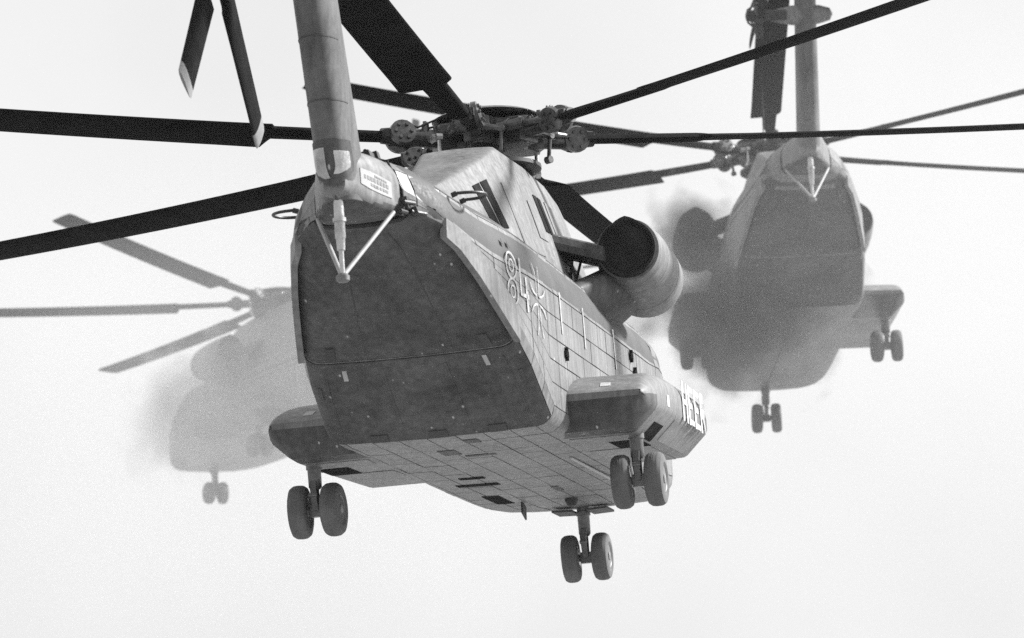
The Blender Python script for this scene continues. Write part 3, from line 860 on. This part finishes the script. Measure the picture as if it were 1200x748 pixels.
def fittings(heli, fus, boom):
    # loops on both shoulders
    for s_ in (1, -1):
        m = MB(); pts = []
        b = Vector((-8.05, -s_ * .93, 3.14))
        for i in range(13):
            t = i / 12 * math.pi
            pts.append(b + Vector((.26 * math.cos(t), -s_ * (.28 * math.sin(t) ** .8), .03)))
        m.tube(pts, .018, 8); m.tube([pts[0], pts[0] + Vector((0, s_ * .06, -.02))], .03, 8); m.tube([pts[-1], pts[-1] + Vector((0, s_ * .06, -.02))], .03, 8)
        m.build('loop_antenna', 'hub_dark', heli, 40)
    # notice on the boom
    m = MB(); patch(m, -10.22, -9.50, 2.15, 2.95, 3, 3, .020, .008)
    m.build('notice_plate', 'notice_paint', boom, smooth=False)
    for k, (xa, xb, va, vb) in enumerate(((-9.90, -9.60, 2.76, 2.84), (-10.14, -9.56, 2.52, 2.70), (-10.0, -9.58, 2.30, 2.42))):
        n = 8 if k == 1 else 6
        rnd = random.Random(k)
        for i in range(n):
            a = xa + (xb - xa) * i / n
            m = MB(); patch(m, a, a + (xb - xa) / n * rnd.uniform(.55, .8), va, vb, 1, 1, .0235, .006); m.build('printed_line', 'notice_print', boom, smooth=False)
    # fold hinge: latches and a hanging cable
    m = MB(); m.tube([surf(-9.22, 4.2) + Vector((0, 0, .03)), surf(-9.22, 3.6) + Vector((0, -.03, .02)), surf(-9.24, 2.9) + Vector((0, -.03, 0)), surf(-9.23, 2.3) + Vector((0, -.03, 0))], .016, 6)
    m.build('hinge_cable', 'hub_dark', heli)
    for x, v, sz in ((-9.2, 2.05, (.16, .09, .13)), (-9.05, 1.75, (.2, .08, .08)), (-9.3, 1.7, (.12, .1, .1)), (-9.2, 4.1, (.3, .14, .07)), (-8.95, 4.35, (.16, .2, .1))):
        m = MB(); m.box(surf(x, v) + skin_normal(x, v) * .03, sz, Matrix.Rotation(random.uniform(-.4, .4), 3, 'X')); m.tube([surf(x - .1, v) + skin_normal(x, v) * .08, surf(x + .1, v) + skin_normal(x, v) * .06], .025, 8)
        m.build('hinge_latch', random.choice(['hub_metal', 'hub_dark']), heli, 40)
    m = MB(); m.tube([surf(-8.9, 4.6) + Vector((0, 0, .06)), surf(-8.3, 4.7) + Vector((0, 0, .09)), surf(-7.4, 4.75) + Vector((0, 0, .08)), surf(-6.7, 4.8) + Vector((0, 0, .07))], .05, 8)
    m.build('drive_shaft', 'bright_metal', heli, 40)
    # registration: digits and cross as white outlines on the starboard side
    def sp(x, z): return side_point(x, z, 1, .020)
    def stroke(mb, pts, w):
        P_ = [sp(*q) for q in pts]
        strip(mb, P_, w, .003, skin_normal(pts[0][0], 2.5))
    m = MB()
    for cz in (2.50, 2.20):
        stroke(m, [(-6.98 + .16 * math.cos(i / 16 * 2 * math.pi), cz + .15 * math.sin(i / 16 * 2 * math.pi)) for i in range(17)], .028)
        stroke(m, [(-6.98 + .07 * math.cos(i / 12 * 2 * math.pi), cz + .07 * math.sin(i / 12 * 2 * math.pi)) for i in range(13)], .02)
    m.build('digit', 'worn_mark', fus, smooth=False)
    m = MB()
    stroke(m, [(-6.62, 2.62), (-6.68, 2.2), (-6.36, 2.2)], .06); stroke(m, [(-6.46, 2.42), (-6.44, 2.02)], .06)
    m.build('digit', 'worn_mark', fus, smooth=False)
    m = MB()
    cx, cz, r1, wi, wo = -5.85, 2.22, .42, .05, .17
    for q in range(4):
        c, s_ = (1, 0, -1, 0)[q], (0, 1, 0, -1)[q]
        arm = []
        for (a, b) in ((wi + .02, wi), (.2, wi + .015), (.32, wi + .05), (r1, wo)):
            arm.append((a, b))
        for sg in (1, -1):
            stroke(m, [(cx + c * a - s_ * b * sg, cz + s_ * a + c * b * sg) for a, b in arm], .026)
    m.build('cross_emblem', 'worn_mark', fus, smooth=False)
    for x, za, zb in ((-4.36, 2.5, 2.0), (-2.62, 2.52, 2.02), (-.18, 2.54, 2.03)):
        m = MB(); stroke(m, [(x, za), (x + .01, zb)], .075); m.build('white_stripe', 'worn_mark', fus, smooth=False)
    for x, z in ((1.2, 2.35), (1.45, 2.15), (-4.2, 1.78)):
        m = MB(); p = sp(x, z); m.box(p, (.16, .05, .07)); m.box(p, (.05, .06, .16)); m.build('step_recess', 'dark_hole', fus, smooth=False)
    for x in (-7.1, -6.9):
        m = MB(); stroke(m, [(x, 2.72), (x + .02, 2.78)], .08); m.build('stencil', 'paint_seam', fus, smooth=False)
    # belly
    for x0, x1, v0, v1, mt in ((2.1, 3.3, -.78, -.58, 'dark_hole'), (.35, .62, -.80, -.32, 'dark_hole'), (-.55, -.33, -.62, -.34, 'dark_hole'), (-3.95, -3.4, -.28, -.10, 'paint_seam'),
                               (-4.9, -4.55, .15, .3, 'paint_seam'), (-3.2, -3.05, -.1, .22, 'paint_seam'), (1.5, 2.1, .12, .2, 'paint_seam')):
        m = MB(); patch(m, x0, x1, v0, v1, 3, 3, .016, .012); m.build('belly_hatch', mt, fus, smooth=False)
    m = MB(); m.box((3.4, .55, .70), (.3, .02, .18), Matrix.Rotation(R(15), 3, 'Y')); m.build('blade_antenna', 'hub_dark', heli, smooth=False)
    m = MB(); m.revolve([(0, .09), (-.05, .09), (-.11, .06), (-.13, 0.0)], (3.3, -.12, .80), (0, 0, 1), 14); m.build('beacon', 'hub_dark', heli, 40)
    m = MB(); m.tube([(-1.8, -.95, .80), (1.4, -1.0, .78)], .018, 6); m.build('belly_rail', 'grey_mark', heli)
    for s_ in (1, -1):
        m = MB(); m.box((5.0, s_ * .24, .755), (0.7, .28, .03), Matrix.Rotation(R(2 * s_), 3, 'X')); m.build('gear_door', 'ramp_and_shade_paint', heli, smooth=False)

def cockpit(heli):
    for s_ in (1, -1):
        m = MB(); patch(m, 4.6, 5.6, s_ * 2.55, s_ * 2.98, 4, 3, .018, .01); m.build('side_window', 'glass', heli)
        m = MB(); patch(m, 5.1, 5.95, s_ * 3.1, s_ * 4.2, 4, 5, .018, .01); m.build('windscreen', 'glass', heli)

def build_helicopter(label, matrix, psi0, hub, tail_ang, detail):
    heli = bpy.data.objects.new('helicopter', None)
    col.objects.link(heli)
    heli.matrix_world = matrix
    tag(heli, label, 'helicopter', 'transport helicopters flying in formation')
    fus = make_fuselage(heli)
    skin_panels(fus, detail)
    boom = make_boom(heli)
    make_doghouse(heli, detail)
    make_ramp(heli, detail)
    for sg in (1, -1):
        make_sponson(heli, sg, detail)
        make_engine(heli, sg)
        make_gear(heli, 'main_landing_gear', (-3.2, -sg * 1.98, 0.30), 0.205, 0.88)
    make_gear(heli, 'nose_landing_gear', (5.0, 0, 0.12), 0.215, 0.78, True)
    make_tail(heli, detail)
    cockpit(heli)
    make_main_rotor(heli, hub, psi0, detail)
    make_tail_rotor(heli, (-11.4, 0.95, 5.5), tail_ang)
    if detail: fittings(heli, fus, boom)
    return heli

def mat4(r, t):
    return Matrix(((r[0][0], r[0][1], r[0][2], t[0]), (r[1][0], r[1][1], r[1][2], t[1]), (r[2][0], r[2][1], r[2][2], t[2]), (0, 0, 0, 1)))
build_helicopter('large near transport helicopter lettered HEER on its sponson, seen from behind',
                 mat4(((0.16753, -0.98549, -0.02713), (0.98514, 0.1684, -0.03381), (0.03789, -0.02106, 0.99906)), (0.02, 61.902, 9.213)),
                 0.0258, (-0.45, 0, 5.08), R(137.5), True)
build_helicopter('hazy grey helicopter on the right, behind the near machine, seen straight from the tail',
                 mat4(((-0.022, -0.99974, 0.00649), (0.99974, -0.02196, 0.00563), (-0.00548, 0.00662, 0.99996)), (5.693, 103.929, 17.287)),
                 0.0356, (0.0, 0, 5.12), R(180), False)
build_helicopter('faintest and farthest helicopter on the left, half hidden behind the near machine in exhaust haze',
                 mat4(((-0.43837, -0.89879, 0.0), (0.89879, -0.43837, 0.0), (0, 0, 1)), (-6.845, 140.161, 21.0)),
                 0.936, (-0.16, 0, 4.97), R(160), False)

# ================================================================== air
def volume_mat(name, density, grey=0.85, aniso=0.6):
    m = bpy.data.materials.new(name); m.use_nodes = True
    n, l = m.node_tree.nodes, m.node_tree.links
    n.clear()
    o = n.new('ShaderNodeOutputMaterial'); v = n.new('ShaderNodeVolumePrincipled')
    v.inputs['Color'].default_value = (grey, grey, grey, 1)
    v.inputs['Density'].default_value = density
    v.inputs['Anisotropy'].default_value = aniso
    l.new(v.outputs[0], o.inputs['Volume'])
    return m
MATS['haze'] = volume_mat('haze', 0.0001)
hz = MB(); HS = G + 60
hz.box((0, 0, (-1.2 + 32.0) / 2), (2 * HS, 2 * HS, 33.2))
haze = hz.build('haze', 'haze', smooth=False)
tag(haze, 'thin pale haze filling the air over the airfield', 'haze', kind='stuff')

# exhaust smoke round the two far machines (volume only: no surface)
def smoke(label, matrix, size, density, seed, grey, scale, ragged, aniso=0.6, core=0.25):
    m = bpy.data.materials.new('exhaust_smoke'); m.use_nodes = True
    n, l = m.node_tree.nodes, m.node_tree.links
    n.clear()
    o = n.new('ShaderNodeOutputMaterial'); v = n.new('ShaderNodeVolumePrincipled')
    v.inputs['Color'].default_value = (grey, grey, grey, 1); v.inputs['Anisotropy'].default_value = aniso
    tc = n.new('ShaderNodeTexCoord'); nz = n.new('ShaderNodeTexNoise')
    nz.inputs['Scale'].default_value = scale; nz.inputs['Detail'].default_value = 3
    mo = n.new('ShaderNodeMapping'); mo.inputs['Location'].default_value = (seed * 7.3, seed * 3.1, seed)
    l.new(tc.outputs['Object'], mo.inputs[0]); l.new(mo.outputs[0], nz.inputs[0])
    mp = n.new('ShaderNodeMapping'); mp.inputs['Scale'].default_value = (1 / size[0], 1 / size[1], 1 / size[2])
    ln = n.new('ShaderNodeVectorMath'); ln.operation = 'LENGTH'
    fo = n.new('ShaderNodeMapRange'); fo.interpolation_type = 'SMOOTHSTEP'
    fo.inputs[1].default_value = core; fo.inputs[2].default_value = 0.98; fo.inputs[3].default_value = 1.0; fo.inputs[4].default_value = 0.0
    l.new(tc.outputs['Object'], mp.inputs[0]); l.new(mp.outputs[0], ln.inputs[0]); l.new(ln.outputs['Value'], fo.inputs[0])
    # density = clamp(falloff + ragged * (noise - 0.5) - 0.5 * ragged * 0.5) * falloff * density
    ma = n.new('ShaderNodeMath'); ma.operation = 'MULTIPLY_ADD'; ma.inputs[1].default_value = ragged; ma.inputs[2].default_value = -0.62 * ragged
    l.new(nz.outputs[0], ma.inputs[0])
    ad = n.new('ShaderNodeMath'); ad.operation = 'ADD'; ad.use_clamp = True
    l.new(ma.outputs[0], ad.inputs[0]); l.new(fo.outputs[0], ad.inputs[1])
    mu = n.new('ShaderNodeMath'); mu.operation = 'MULTIPLY'; mu.inputs[1].default_value = density
    l.new(ad.outputs[0], mu.inputs[0]); l.new(mu.outputs[0], v.inputs['Density'])
    l.new(v.outputs[0], o.inputs['Volume'])
    MATS['smoke'] = m
    mb = MB(); rings = []
    for i in range(17):
        th = math.pi * (i + .02) / 16.04
        rings.append([Vector((size[0] * math.sin(th) * math.cos(a), size[1] * math.sin(th) * math.sin(a), size[2] * math.cos(th))) for a in [2 * math.pi * k / 28 for k in range(28)]])
    mb.rings(rings)
    ob = mb.build('exhaust_smoke', 'smoke')
    ob.matrix_world = matrix
    tag(ob, label, 'smoke', kind='stuff')
    return ob
T = Matrix.Translation
smoke('thick pale exhaust smoke veiling the far left helicopter', T((-6.5, 116.0, 19.0)), (16.0, 11.0, 9.0), 0.036, 3, 0.8, 0.35, 0.8)
smoke('thin pale exhaust smoke in front of the whole right helicopter', T((9.0, 83.5, 15.0)), (15.0, 8.5, 9.0), 0.012, 5, 0.8, 0.3, 0.5)
M_RIGHT = mat4(((-0.022, -0.99974, 0.00649), (0.99974, -0.02196, 0.00563), (-0.00548, 0.00662, 0.99996)), (5.693, 103.929, 17.287))
M_LEFT = mat4(((-0.43837, -0.89879, 0.0), (0.89879, -0.43837, 0.0), (0, 0, 1)), (-6.845, 140.161, 21.0))
smoke('added dark smoke suggesting heat shimmer over the left sponson and belly of the right helicopter', M_RIGHT @ T((-4.8, 1.25, 0.75)), (2.6, 3.1, 2.2), 3.0, 11, 0.22, 1.0, 2.0, 0.2, 0.0)  # this and the next two: ragged smoke added to suggest heat shimmer
smoke('added dark puff of smoke suggesting heat shimmer behind the left engine of the right helicopter', M_RIGHT @ T((-2.3, 1.95, 2.95)), (1.8, 1.4, 1.45), 2.4, 13, 0.22, 1.3, 2.0, 0.2, 0.0)
smoke('added grey smoke suggesting heat shimmer along the outline of the far left helicopter', M_LEFT @ T((1.0, 2.3, 1.95)), (6.0, 1.9, 2.9), 0.85, 17, 0.62, 0.8, 2.0, 0.2, 0.0)
